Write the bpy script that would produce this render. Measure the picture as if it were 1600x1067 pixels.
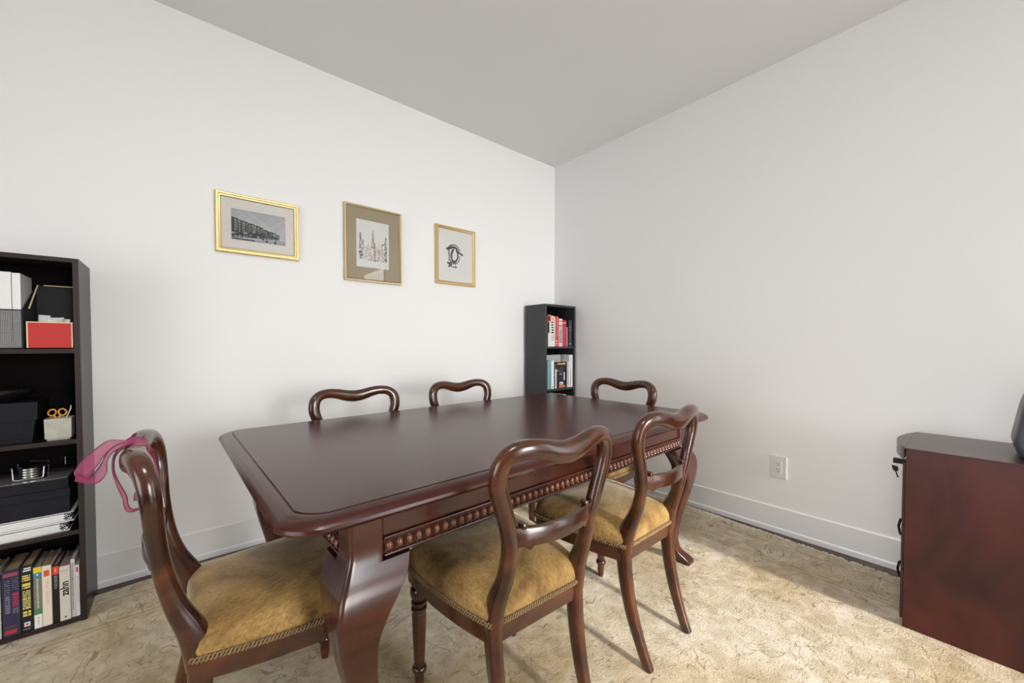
import bpy, bmesh, math, random
import numpy as np
from mathutils import Vector, Matrix
random.seed(7); rng = np.random.default_rng(7)
PI = math.pi
for o in list(bpy.data.objects): bpy.data.objects.remove(o)
SC = bpy.context.scene; C = SC.collection
H = 2.74                                    # ceiling height

# ------------------------------------------------------------------ camera
cam = bpy.data.cameras.new('camera'); co = bpy.data.objects.new('camera', cam); C.objects.link(co)
cam.sensor_width = 36; cam.lens = 614.34 * 36 / 1600
cam.shift_y = 19.1 / 1600; cam.clip_start = 0.02
yaw, pitch = 0.8698, -0.0233
co.location = (-2.6736, -2.5554, 1.105)
co.rotation_euler = (PI/2 + pitch, 0, yaw - PI/2)
SC.camera = co
# ------------------------------------------------------------------ light
w = bpy.data.worlds.new('world'); SC.world = w; w.use_nodes = True
w.node_tree.nodes['Background'].inputs[0].default_value = (.75, .86, 1, 1)
w.node_tree.nodes['Background'].inputs[1].default_value = 1.0
def area(name, loc, rot, sx, sy, power, col=(1, 1, 1), spread=PI):
    l = bpy.data.lights.new(name, 'AREA'); l.shape = 'RECTANGLE'; l.size = sx; l.size_y = sy
    l.energy = power; l.color = col; l.spread = spread
    o = bpy.data.objects.new(name, l); C.objects.link(o); o.location = loc; o.rotation_euler = rot; return o
area('daylight_rear_window', (-1.0, -7.98, 1.38), (PI/2-.20, 0, -.10), 1.75, 2.5, 54, (1, .992, .98), math.radians(75))
area('daylight_right_window', (-.02, -4.45, 1.35), (PI/2, 0, PI/2), .9, 2.1, 20, (1, .985, .96))
area('fill_far_end', (-5.28, -2.6, .95), (PI/2, 0, -PI/2), 2.2, 1.7, 28, (.98, .985, 1), math.radians(160))  # added fill from the far end; no window is known there
area('overhead_fill', (-2.7, -2.5, 2.70), (0, 0, 0), .5, .5, 14, (1, .98, .95))  # added overhead fill behind the view; no ceiling fixture is known
sun = bpy.data.lights.new('sun', 'SUN'); sun.energy = 5.2; sun.angle = math.radians(7); sun.color = (1, .965, .91)
so_ = bpy.data.objects.new('sun', sun); C.objects.link(so_)
el = math.radians(18); d_ = Vector((.02, 1, -math.tan(el))); so_.rotation_euler = d_.to_track_quat('-Z', 'Y').to_euler(); so_.location = (-2, -11, 4)
SC.view_settings.view_transform = 'Standard'; SC.view_settings.look = 'None'
SC.view_settings.exposure = 0.34; SC.view_settings.gamma = 1; SC.view_settings.use_curve_mapping = False

# ------------------------------------------------------------------ materials
MATS = {}
def srgb(r, g, b):
    f = lambda c: (c/255/12.92 if c/255 <= .04045 else ((c/255+.055)/1.055)**2.4)
    return (f(r), f(g), f(b), 1)
def mat(name, col, rough=.5, metal=0, coat=0, sheen=0, spec=.5, noise=None, bump=None, alpha=None):
    """noise=(scale xyz, detail, colour2, lo, hi); bump=(scale, strength)"""
    if name in MATS: return MATS[name]
    m = bpy.data.materials.new(name); m.use_nodes = True; n = m.node_tree; b = n.nodes['Principled BSDF']
    I = b.inputs
    I['Base Color'].default_value = col; I['Roughness'].default_value = rough; I['Metallic'].default_value = metal
    I['Coat Weight'].default_value = coat; I['Coat Roughness'].default_value = .12
    I['Sheen Weight'].default_value = sheen; I['Specular IOR Level'].default_value = spec
    if alpha is not None: I['Alpha'].default_value = alpha
    tc = n.nodes.new('ShaderNodeTexCoord')
    if noise:
        sc, det, c2, lo, hi = noise
        mp = n.nodes.new('ShaderNodeMapping'); mp.inputs['Scale'].default_value = sc
        n.links.new(tc.outputs['Object'], mp.inputs[0])
        t = n.nodes.new('ShaderNodeTexNoise'); t.inputs['Scale'].default_value = 1; t.inputs['Detail'].default_value = det
        t.inputs['Distortion'].default_value = .6
        n.links.new(mp.outputs[0], t.inputs['Vector'])
        r = n.nodes.new('ShaderNodeValToRGB'); r.color_ramp.elements[0].position = lo; r.color_ramp.elements[1].position = hi
        r.color_ramp.elements[0].color = col; r.color_ramp.elements[1].color = c2
        n.links.new(t.outputs[0], r.inputs[0]); n.links.new(r.outputs[0], I['Base Color'])
    if bump:
        t2 = n.nodes.new('ShaderNodeTexNoise'); t2.inputs['Scale'].default_value = bump[0]; t2.inputs['Detail'].default_value = 3
        n.links.new(tc.outputs['Object'], t2.inputs['Vector'])
        bp = n.nodes.new('ShaderNodeBump'); bp.inputs['Strength'].default_value = bump[1]; bp.inputs['Distance'].default_value = .004
        n.links.new(t2.outputs[0], bp.inputs['Height']); n.links.new(bp.outputs[0], I['Normal'])
    MATS[name] = m; return m
M_wall = mat('wall_paint', (.85, .845, .835, 1), .85, bump=(90, .05))
M_ceil = mat('ceiling_paint', (.80, .80, .79, 1), .9)
M_trim = mat('trim_paint', (.80, .80, .79, 1), .35)
M_floor = mat('dark_floor', (.045, .024, .018, 1), .45, noise=((2, 30, 30), 5, (.085, .05, .038, 1), .35, .7))
M_top = mat('table_top_wood', (.036, .0085, .006, 1), .25, coat=.0, spec=.36, noise=((1.6, 26, 26), 5, (.078, .019, .012, 1), .35, .72))
M_mah = mat('mahogany', (.026, .0058, .0034, 1), .26, coat=.25, noise=((3, 14, 14), 4, (.074, .0165, .0075, 1), .3, .75))
M_bead = mat('carved_mahogany', (.17, .058, .027, 1), .3, coat=.3)
M_chair = mat('chair_mahogany', (.020, .0048, .0026, 1), .22, coat=.4, noise=((5, 5, 9), 4, (.105, .029, .0075, 1), .38, .74))
M_esp = mat('espresso_laminate', (.012, .0052, .0048, 1), .38, noise=((40, 40, 3), 4, (.022, .0095, .0085, 1), .3, .7))
M_char = mat('charcoal_laminate', (.034, .035, .040, 1), .5)
M_cab = mat('cabinet_cherry', (.026, .0055, .0062, 1), .38, spec=.35, noise=((5, 5, 2.6), 4, (.105, .022, .015, 1), .32, .70))
M_cabtop = mat('cabinet_top_cherry', (.030, .0105, .0095, 1), .3, spec=.65, noise=((3, 14, 14), 4, (.07, .026, .021, 1), .32, .70))
M_back = mat('interior_shade_panel', (.006, .0045, .0045, 1), .8, spec=.1)  # shade inside the bookcases put into the back panels' near-black colour
M_gold = mat('gold_frame', (.70, .52, .24, 1), .4, metal=1)
M_brass = mat('antique_gold_frame', (.58, .46, .28, 1), .34, metal=1)
M_mat1 = mat('mat_pale', (.80, .765, .71, 1), .9)
M_mat2 = mat('mat_khaki', (.40, .325, .21, 1), .9)
M_mat3 = mat('mat_cream', (.82, .81, .76, 1), .9)
M_black = mat('black_plastic', (.008, .008, .009, 1), .45, spec=.3)
M_gloss = mat('gloss_black', (.010, .010, .010, 1), .12, coat=.5)
M_navyblk = mat('black_card', (.0055, .0055, .0085, 1), .55, spec=.22, noise=((60, 60, 60), 3, (.010, .010, .014, 1), .3, .7))
M_white = mat('white_paper', (.80, .80, .79, 1), .6)
M_pages = mat('page_block', (.50, .36, .20, 1), .8, noise=((300, 4, 4), 2, (.36, .25, .13, 1), .3, .7))
M_grey = mat('grey_print', (.30, .30, .30, 1), .6)
M_red = mat('red_cloth', (.52, .025, .022, 1), .6)
M_cream = mat('cream_edge', (.72, .55, .32, 1), .6)
M_stone = mat('stone_cup', (.50, .49, .40, 1), .6, noise=((30, 30, 30), 3, (.42, .41, .33, 1), .35, .7))
M_yellow = mat('yellow_plastic', (.80, .38, .03, 1), .35)
M_steel = mat('steel', (.62, .62, .62, 1), .22, metal=1)
M_greylid = mat('glossy_grey_lid', (.22, .21, .205, 1), .18, coat=.4)
M_plast = mat('grey_plastic', (.075, .077, .09, 1), .42)
M_outlet = mat('outlet_plastic', (.74, .74, .73, 1), .35)
M_dark = mat('dark_slot', (.01, .01, .01, 1), .7)
def glass_mat():
    m = bpy.data.materials.new('picture_glass'); m.use_nodes = True; n = m.node_tree; n.nodes.clear()
    o = n.nodes.new('ShaderNodeOutputMaterial'); mx = n.nodes.new('ShaderNodeMixShader'); f = n.nodes.new('ShaderNodeFresnel'); f.inputs[0].default_value = 1.5
    t = n.nodes.new('ShaderNodeBsdfTransparent'); g = n.nodes.new('ShaderNodeBsdfGlossy'); g.inputs['Roughness'].default_value = .01
    n.links.new(f.outputs[0], mx.inputs[0]); n.links.new(t.outputs[0], mx.inputs[1]); n.links.new(g.outputs[0], mx.inputs[2]); n.links.new(mx.outputs[0], o.inputs[0]); return m
M_glass = glass_mat()
def ribbon_mat():
    m = bpy.data.materials.new('organza'); m.use_nodes = True; n = m.node_tree; b = n.nodes['Principled BSDF']
    b.inputs['Base Color'].default_value = (.42, .035, .15, 1); b.inputs['Roughness'].default_value = .45
    b.inputs['Alpha'].default_value = .46; b.inputs['Sheen Weight'].default_value = .1; return m
M_rib = ribbon_mat()
M_ribedge = mat('ribbon_edge', (.20, .008, .055, 1), .4)
def print_mat():
    m = bpy.data.materials.new('flat_print'); m.use_nodes = True; n = m.node_tree; b = n.nodes['Principled BSDF']
    a = n.nodes.new('ShaderNodeVertexColor'); a.layer_name = 'Col'; n.links.new(a.outputs[0], b.inputs['Base Color'])
    b.inputs['Roughness'].default_value = .7; return m
M_print = print_mat()
def velvet_mat():
    m = bpy.data.materials.new('gold_velvet'); m.use_nodes = True; n = m.node_tree; b = n.nodes['Principled BSDF']; L = n.links.new
    tc = n.nodes.new('ShaderNodeTexCoord')
    def nz(scale, sc, det):
        mp = n.nodes.new('ShaderNodeMapping'); mp.inputs['Scale'].default_value = scale; L(tc.outputs['Object'], mp.inputs[0])
        t = n.nodes.new('ShaderNodeTexNoise'); t.inputs['Scale'].default_value = sc; t.inputs['Detail'].default_value = det; t.inputs['Distortion'].default_value = 1.0
        L(mp.outputs[0], t.inputs['Vector']); return t
    big = nz((1, 1, 1), 6, 3); fine = nz((1, .25, .25), 260, 3)
    r = n.nodes.new('ShaderNodeValToRGB'); e = r.color_ramp.elements
    e[0].position = .33; e[0].color = (.16, .088, .028, 1); e[1].position = .66; e[1].color = (.45, .29, .105, 1)
    L(big.outputs[0], r.inputs[0])
    r2 = n.nodes.new('ShaderNodeValToRGB'); e = r2.color_ramp.elements
    e[0].position = .3; e[0].color = (.62, .6, .56, 1); e[1].position = .72; e[1].color = (1.25, 1.2, 1.1, 1)
    L(fine.outputs[0], r2.inputs[0])
    mx = n.nodes.new('ShaderNodeMix'); mx.data_type = 'RGBA'; mx.blend_type = 'MULTIPLY'; mx.inputs[0].default_value = 1
    L(r.outputs[0], mx.inputs[6]); L(r2.outputs[0], mx.inputs[7]); L(mx.outputs[2], b.inputs['Base Color'])
    b.inputs['Roughness'].default_value = .75; b.inputs['Sheen Weight'].default_value = .8; b.inputs['Sheen Roughness'].default_value = .35
    b.inputs['Sheen Tint'].default_value = (.95, .86, .70, 1); b.inputs['Specular IOR Level'].default_value = .2
    bp = n.nodes.new('ShaderNodeBump'); bp.inputs['Strength'].default_value = .15; bp.inputs['Distance'].default_value = .002
    L(fine.outputs[0], bp.inputs['Height']); L(bp.outputs[0], b.inputs['Normal']); return m
M_velvet = velvet_mat()
M_gimp = mat('gimp_braid', (.22, .14, .06, 1), .6)
RX0, RX1, RY0, RY1 = -3.9, -.085, -3.45, -.075      # rug extents
def rug_mat():
    m = bpy.data.materials.new('rug_pile'); m.use_nodes = True; n = m.node_tree; b = n.nodes['Principled BSDF']; L = n.links.new
    tc = n.nodes.new('ShaderNodeTexCoord'); N = n.nodes.new
    def noise(s, d=3, dist=0, v=None):
        t = N('ShaderNodeTexNoise'); t.inputs['Scale'].default_value = s; t.inputs['Detail'].default_value = d; t.inputs['Distortion'].default_value = dist
        L(v or tc.outputs['Object'], t.inputs['Vector']); return t
    def math_(op, a, bb=None, clamp=False):
        q = N('ShaderNodeMath'); q.operation = op; q.use_clamp = clamp
        for i, vv in enumerate((a, bb)):
            if vv is None: continue
            if isinstance(vv, (int, float)): q.inputs[i].default_value = vv
            else: L(vv, q.inputs[i])
        return q.outputs[0]
    def ramp(inp, p0, p1, c0=(0, 0, 0, 1), c1=(1, 1, 1, 1)):
        r = N('ShaderNodeValToRGB'); e = r.color_ramp.elements; e[0].position = p0; e[1].position = p1; e[0].color = c0; e[1].color = c1
        L(inp, r.inputs[0]); return r.outputs[0]
    def mix(f, a, bb, mode='MIX'):
        q = N('ShaderNodeMix'); q.data_type = 'RGBA'; q.blend_type = mode
        if isinstance(f, (int, float)): q.inputs[0].default_value = f
        else: L(f, q.inputs[0])
        for i, vv in ((6, a), (7, bb)):
            if isinstance(vv, tuple): q.inputs[i].default_value = vv
            else: L(vv, q.inputs[i])
        return q.outputs[2]
    base = ramp(noise(2.2, 4, .5).outputs[0], .34, .68, (.58, .475, .315, 1), (.79, .735, .63, 1))
    mott = ramp(noise(14, 5, 1.0).outputs[0], .38, .66, (.78, .74, .66, 1), (1.04, 1.02, 1, 1))
    c = mix(1, base, mott, 'MULTIPLY')
    # curling tendrils: contour lines of a distorted noise field
    dn = noise(3.2, 2, 1.6).outputs[0]
    frac = math_('FRACT', math_('MULTIPLY', dn, 11))
    line = math_('LESS_THAN', math_('ABSOLUTE', math_('SUBTRACT', frac, .5)), .055)
    brk = math_('GREATER_THAN', noise(9, 4, .3).outputs[0], .53)
    ten = math_('MULTIPLY', line, brk)
    c = mix(math_('MULTIPLY', ten, .50), c, (.16, .10, .045, 1))
    dn2 = noise(6.5, 2, 2.2).outputs[0]; fr2 = math_('FRACT', math_('MULTIPLY', dn2, 8))
    l2 = math_('MULTIPLY', math_('LESS_THAN', math_('ABSOLUTE', math_('SUBTRACT', fr2, .5)), .07), math_('GREATER_THAN', noise(5, 3, .3).outputs[0], .50))
    c = mix(math_('MULTIPLY', l2, .30), c, (.22, .15, .07, 1)); ten = math_('MAXIMUM', ten, l2)
    # woven scribble flecks
    mp = N('ShaderNodeMapping'); mp.inputs['Scale'].default_value = (1, 2.6, 1); mp.inputs['Rotation'].default_value = (0, 0, .5); L(tc.outputs['Object'], mp.inputs[0])
    fl = noise(34, 4, 1.4, mp.outputs[0]).outputs[0]
    fleck = ramp(fl, .60, .66)
    c = mix(math_('MULTIPLY', fleck, .42), c, (.20, .135, .06, 1))
    # border lines measured from the rug's edge
    sx = N('ShaderNodeSeparateXYZ'); L(tc.outputs['Object'], sx.inputs[0])
    X, Y = sx.outputs[0], sx.outputs[1]
    d = math_('MINIMUM', math_('MINIMUM', math_('SUBTRACT', X, RX0), math_('SUBTRACT', RX1, X)), math_('MINIMUM', math_('SUBTRACT', Y, RY0), math_('SUBTRACT', RY1, Y)))
    ln = None
    for p, wd in ((.10, .0035), (.285, .004), (.315, .003)):
        q = math_('LESS_THAN', math_('ABSOLUTE', math_('SUBTRACT', d, p)), wd); ln = q if ln is None else math_('MAXIMUM', ln, q)
    c = mix(math_('MULTIPLY', ln, .4), c, (.17, .10, .05, 1))
    band = math_('MULTIPLY', math_('GREATER_THAN', d, .285), math_('LESS_THAN', d, .315))
    c = mix(math_('MULTIPLY', band, .22), c, (.56, .40, .16, 1))
    L(c, b.inputs['Base Color']); b.inputs['Roughness'].default_value = .95; b.inputs['Specular IOR Level'].default_value = .1
    bp = N('ShaderNodeBump'); bp.inputs['Strength'].default_value = .4; bp.inputs['Distance'].default_value = .004
    hh = math_('SUBTRACT', noise(160, 3).outputs[0], math_('MULTIPLY', math_('MAXIMUM', ten, fleck), .7)); L(hh, bp.inputs['Height']); L(bp.outputs[0], b.inputs['Normal'])
    return m
M_rug = rug_mat()
M_fringe = mat('rug_fringe', (.62, .56, .46, 1), .9)

# ------------------------------------------------------------------ mesh helpers
class MB:
    def __init__(s): s.v = []; s.f = []
    def add(s, vs, fs):
        k = len(s.v); s.v += [tuple(p) for p in vs]; s.f += [tuple(i+k for i in f) for f in fs]; return s
    def box(s, x0, x1, y0, y1, z0, z1, bev=0):
        if bev <= 0:
            vs = [(x, y, z) for x in (x0, x1) for y in (y0, y1) for z in (z0, z1)]
            return s.add(vs, [(0, 1, 3, 2), (4, 6, 7, 5), (0, 4, 5, 1), (2, 3, 7, 6), (0, 2, 6, 4), (1, 5, 7, 3)])
        bm = bmesh.new(); bmesh.ops.create_cube(bm, size=1)
        for q in bm.verts: q.co = ((x0+x1)/2+q.co.x*(x1-x0), (y0+y1)/2+q.co.y*(y1-y0), (z0+z1)/2+q.co.z*(z1-z0))
        bmesh.ops.bevel(bm, geom=bm.edges[:], offset=bev, segments=2, affect='EDGES', profile=.6)
        bm.verts.index_update()
        s.add([tuple(q.co) for q in bm.verts], [tuple(q.index for q in f.verts) for f in bm.faces]); bm.free(); return s
    def rings(s, R, cap=True, loop=False):
        n = len(R[0]); vs = [p for r in R for p in r]; fs = []
        m = len(R)
        for i in range(m if loop else m-1):
            j = (i+1) % m
            for k in range(n):
                l = (k+1) % n; fs.append((i*n+k, i*n+l, j*n+l, j*n+k))
        if cap and not loop: fs.append(tuple(range(n-1, -1, -1))); fs.append(tuple((m-1)*n+k for k in range(n)))
        return s.add(vs, fs)
    def lathe(s, prof, n=20, at=(0, 0, 0)):
        return s.rings([[(at[0]+r*math.cos(2*PI*k/n), at[1]+r*math.sin(2*PI*k/n), at[2]+z) for k in range(n)] for r, z in prof])
    def prism(s, poly, axis, a, b):
        """extrude a 2D polygon along axis 0/1/2 between a and b"""
        def P(u, v, w): return {0: (w, u, v), 1: (u, w, v), 2: (u, v, w)}[axis]
        return s.rings([[P(u, v, a) for u, v in poly], [P(u, v, b) for u, v in poly]])
    def sweep(s, path, ref, n=12, ex=2.0, cap=True):
        """path: rows x,y,z,a,b ; ref: depth axis ; a in-plane radius, b along ref"""
        P = np.array(path, float); T = np.gradient(P[:, :3], axis=0); T /= np.linalg.norm(T, axis=1)[:, None]
        ref = np.array(ref, float); R = []
        for i in range(len(P)):
            n1 = np.cross(T[i], ref); n1 /= np.linalg.norm(n1); n2 = np.cross(n1, T[i]); ring = []
            for k in range(n):
                a = 2*PI*k/n; c, d = math.cos(a), math.sin(a)
                c = math.copysign(abs(c)**(2/ex), c); d = math.copysign(abs(d)**(2/ex), d)
                ring.append(tuple(P[i, :3] + n1*c*P[i, 3] + n2*d*P[i, 4]))
            R.append(ring)
        return s.rings(R, cap)
    def tube(s, pts, r, n=8, closed=False):
        P = [Vector(p) for p in pts]; m = len(P); R = []; up = None
        for i in range(m):
            t = (P[(i+1) % m]-P[i-1]) if closed else (P[min(i+1, m-1)]-P[max(i-1, 0)])
            t.normalize()
            if up is None: up = Vector((0, 0, 1)) if abs(t.z) < .9 else Vector((1, 0, 0))
            a = t.cross(up); a.normalize(); up = a.cross(t); rr = r[i] if isinstance(r, (list, tuple)) else r
            R.append([tuple(P[i]+(a*math.cos(2*PI*k/n)+up*math.sin(2*PI*k/n))*rr) for k in range(n)])
        return s.rings(R, not closed, closed)
    def build(s, name, m, parent=None, smooth=35, loc=None):
        me = bpy.data.meshes.new(name); me.from_pydata(s.v, [], s.f); me.materials.append(m)
        bm = bmesh.new(); bm.from_mesh(me); bmesh.ops.recalc_face_normals(bm, faces=bm.faces[:]); bm.to_mesh(me); bm.free()
        if smooth:
            for p in me.polygons: p.use_smooth = True
            me.set_sharp_from_angle(angle=math.radians(smooth))
        return link(name, me, parent, loc)
def link(name, me, parent=None, loc=None):
    o = bpy.data.objects.new(name, me); C.objects.link(o)
    if parent: o.parent = parent
    if loc: o.location = loc
    return o
def catmull(rows, k=6):
    P = np.array(rows, float); out = []
    for i in range(len(P)-1):
        p0, p1, p2, p3 = P[max(i-1, 0)], P[i], P[i+1], P[min(i+2, len(P)-1)]
        for t in np.linspace(0, 1, k, endpoint=False):
            out.append(.5*((2*p1)+(-p0+p2)*t+(2*p0-5*p1+4*p2-p3)*t*t+(-p0+3*p1-3*p2+p3)*t**3))
    out.append(P[-1]); return np.array(out)
def tag(o, label, cat, group=None):
    o['label'] = label; o['category'] = cat
    if group: o['group'] = group
    return o
def struct(o): o['kind'] = 'structure'; return o
def thing(name, label, cat, loc=(0, 0, 0), rz=0, group=None):
    o = bpy.data.objects.new(name, None); C.objects.link(o); o.location = loc; o.rotation_euler.z = rz; o.empty_display_size = .1
    return tag(o, label, cat, group)
def dup(root, loc, rz, label, scale=(1, 1, 1)):
    def cp(o, par):
        c = o.copy(); C.objects.link(c); c.parent = par
        for ch in [x for x in bpy.data.objects if x.parent is o]: cp(ch, c)
        return c
    r = cp(root, None); r.location = loc; r.rotation_euler.z = rz; r.scale = scale; r['label'] = label; return r
def printed(name, origin, U, V, W_, H_, img, parent):
    """a flat print: img[h,w,3] linear colours, row 0 on top, on a fine grid of vertex colours"""
    h, wd = img.shape[:2]; o = Vector(origin); U = Vector(U); V = Vector(V)
    vs = []; fs = []; cols = []
    for j in range(h):
        for i in range(wd):
            k = len(vs)
            for a, b in ((i, j+1), (i+1, j+1), (i+1, j), (i, j)):
                vs.append(tuple(o + U*(W_*a/wd) + V*(H_*(1-b/h)))); cols.append((*img[j, i], 1))
            fs.append((k, k+1, k+2, k+3))
    me = bpy.data.meshes.new(name); me.from_pydata(vs, [], fs); me.materials.append(M_print)
    at = me.color_attributes.new('Col', 'FLOAT_COLOR', 'POINT'); at.data.foreach_set('color', np.array(cols, float).ravel())
    return link(name, me, parent)

# ------------------------------------------------------------------ room shell
XL, YB = -5.3, -8.0
struct(MB().box(XL-.1, .1, YB-.1, .1, -.1, 0).build('floor', M_floor, smooth=0))
struct(MB().box(XL-.1, .1, YB-.1, .1, H, H+.1).build('ceiling', M_ceil, smooth=0))
struct(MB().box(XL-.1, .1, 0, .1, 0, H).build('wall_left', M_wall, smooth=0))
def wall_with_window(name, axis, at, a0, a1, w0, w1, z0, z1):
    """a wall slab with one window opening; the slab lies outside the room from `at`"""
    m = MB(); s_ = -.1 if at < -.01 else .1
    def bx_(u0, u1, b0, b1):
        lo, hi = min(at, at+s_), max(at, at+s_)
        m.box(u0, u1, lo, hi, b0, b1) if axis == 1 else m.box(lo, hi, u0, u1, b0, b1)
    bx_(a0, w0, 0, H); bx_(w1, a1, 0, H); bx_(w0, w1, 0, z0); bx_(w0, w1, z1, H)
    return struct(m.build(name, M_wall, smooth=0))
wall_with_window('wall_right', 0, 0, YB-.1, 0, -4.93, -3.97, .28, 2.42)
wall_with_window('wall_rear', 1, YB, XL-.1, 0, -1.92, -.08, .1, 2.66)
wall_with_window('wall_far_end', 0, XL, YB, 0, -3.75, -1.45, .05, 1.95)  # unseen end wall; its opening is made up for the fill light
def window(name, u0, u1, z0, z1, axis, at, n, out):
    m = MB(); t = .04; lo, hi = sorted((at+out*.04, at+out*.09))
    def bar(a0, a1, b0, b1):
        m.box(a0, a1, lo, hi, b0, b1) if axis == 1 else m.box(lo, hi, a0, a1, b0, b1)
    bar(u0, u1, z0, z0+t); bar(u0, u1, z1-t, z1)
    for k in range(n+1):
        c = u0+(u1-u0)*k/n; c = min(max(c, u0+t/2), u1-t/2); bar(c-t/2, c+t/2, z0+t, z1-t)
    o = struct(m.build(name, M_trim, smooth=0)); mid = (lo+hi)/2
    for k in range(n):
        p0 = u0+(u1-u0)*k/n+t/2; p1 = u0+(u1-u0)*(k+1)/n-t/2; g = MB()
        g.box(p0, p1, mid-.003, mid+.003, z0+t, z1-t) if axis == 1 else g.box(mid-.003, mid+.003, p0, p1, z0+t, z1-t)
        g.build('pane', M_glass, o, smooth=0)
window('window_1', -1.92, -.08, .1, 2.66, 1, YB, 2, -1)
window('window_2', -4.93, -3.97, .28, 2.42, 0, 0, 1, 1)
window('added_window_3', -3.75, -1.45, .05, 1.95, 0, XL, 3, -1)  # unseen frame and panes added to go with the far-end fill
def baseboard(name, axis, a0, a1):
    pr = [(0, 0), (.012, 0), (.012, .024), (.010, .030), (.007, .032), (.007, .146), (.004, .152), (0, .152)]
    m = MB()
    if axis == 0: m.prism([(-d, z) for d, z in pr], 0, a0, a1)       # along X on the left wall
    else: m.prism([(-d, z) for d, z in pr], 1, a0, a1)
    return struct(m.build(name, M_trim, smooth=0))
baseboard('baseboard_left', 0, XL, 0); baseboard('baseboard_right', 1, YB, -.012)

# ------------------------------------------------------------------ rug
RT = .007
def wob(t, s): return .004*math.sin(t*9+s)+.003*math.sin(t*23+2*s)
def edge_r(y): return max(min(-.080+.065*(y+1.9), -.040), -.14)          # the rug lies a little askew
def edge_t(x): return min(-.064+.085*(x+2.7), -.030)
poly = []
for i in range(60): t = i/60; poly.append((RX0+(edge_r(RY0)-RX0)*t, RY0))
for i in range(60): y = RY0+(edge_t(0)-RY0)*i/60; poly.append((edge_r(y)+wob(i/60, 1), y))
for i in range(60): x = edge_r(0)+(RX0-edge_r(0))*i/60; poly.append((x, edge_t(x)+wob(i/60, 2)*.6))
for i in range(60): y = edge_t(RX0)+(RY0-edge_t(RX0))*i/60; poly.append((RX0, y))
rug = tag(MB().prism(poly, 2, .0005, RT).build('area_rug', M_rug, smooth=0), 'faded cream and gold patterned rug covering the dark floor', 'rug')
mb = MB(); y = RY0
while y < RY1-.02:
    L_ = .010+.016*random.random(); wd = .007+.008*random.random(); x0 = edge_r(y)-.004; j = random.uniform(-.004, .004)
    mb.rings([[(x0, y-wd, .001), (x0, y+wd, .001), (x0, y+wd*.6, RT*1.1), (x0, y-wd*.6, RT*1.1)], [(x0+L_*.7, y-wd*.9+j, .001), (x0+L_*.7, y+wd*.9+j, .001), (x0+L_*.7, y+wd*.5+j, RT*.9), (x0+L_*.7, y-wd*.5+j, RT*.9)],
              [(x0+L_, y-wd*.3+j, .001), (x0+L_, y+wd*.3+j, .001), (x0+L_, y+wd*.2+j, RT*.5), (x0+L_, y-wd*.2+j, RT*.5)]])
    y += wd*1.7
fr = mb.build('fringe', M_fringe, rug, smooth=0); fr['kind'] = 'stuff'
Z0 = RT+.0006                                          # things stand on the rug

# ------------------------------------------------------------------ dining table
TL, TW, TZ = 1.955, 1.165, .757
table = thing('dining_table', 'long dark mahogany dining table with carved apron and curved legs', 'table', (-1.575, -1.13, Z0), math.radians(1.4))
tz = TZ-Z0
def top_outline(inset, n=7):
    """clipped, softly rounded corners; inset from the outer edge"""
    hx, hy = TL/2-inset, TW/2-inset; c = max(.075-inset*.45, .02); pts = []
    base = [((hx, hy-c), (hx-c, hy)), ((-hx+c, hy), (-hx, hy-c)), ((-hx, -hy+c), (-hx+c, -hy)), ((hx-c, -hy), (hx, -hy+c))]
    cor = [(hx, hy), (-hx, hy), (-hx, -hy), (hx, -hy)]
    for (a, b), k in zip(base, cor):
        for i in range(n+1):
            t = i/n; mid = .55                       # between a straight cut and a full round
            q = [(1-t)**2*a[d]+2*t*(1-t)*(k[d]*mid+(a[d]+b[d])/2*(1-mid))+t*t*b[d] for d in (0, 1)]; pts.append(tuple(q))
    return pts
prof = [(.085, tz-.040), (.030, tz-.040), (.018, tz-.036), (.006, tz-.030), (0, tz-.022), (.001, tz-.015), (.006, tz-.009), (.016, tz-.004), (.030, tz-.0015), (.040, tz-.0015), (.0415, tz-.0030), (.0435, tz-.0030), (.045, tz)]
R = [[(x, y, z) for x, y in top_outline(i)] for i, z in prof]
MB().rings(R).build('tabletop', M_top, table, smooth=28)
# apron boards
AX, AY = TL/2-.146, TW/2-.068                   # outer faces of the leg blocks
az0, az1 = .600-Z0, tz-.040
def board(x0, x1, y0, y1, name='apron'):
    return MB().box(x0, x1, y0, y1, az0+.006, az1).build(name, M_mah, table, smooth=0)
bl = .082
ap = []
for s in (-1, 1):
    b_ = board(-AX+bl, AX-bl, min(s*(AY-.010), s*(AY-.032)), max(s*(AY-.010), s*(AY-.032))); ap.append((b_, 'x', s, AX-bl))
for s in (-1, 1):
    b_ = board(min(s*(AX-.010), s*(AX-.032)), max(s*(AX-.010), s*(AX-.032)), -AY+bl, AY-bl); ap.append((b_, 'y', s, AY-bl))
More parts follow.
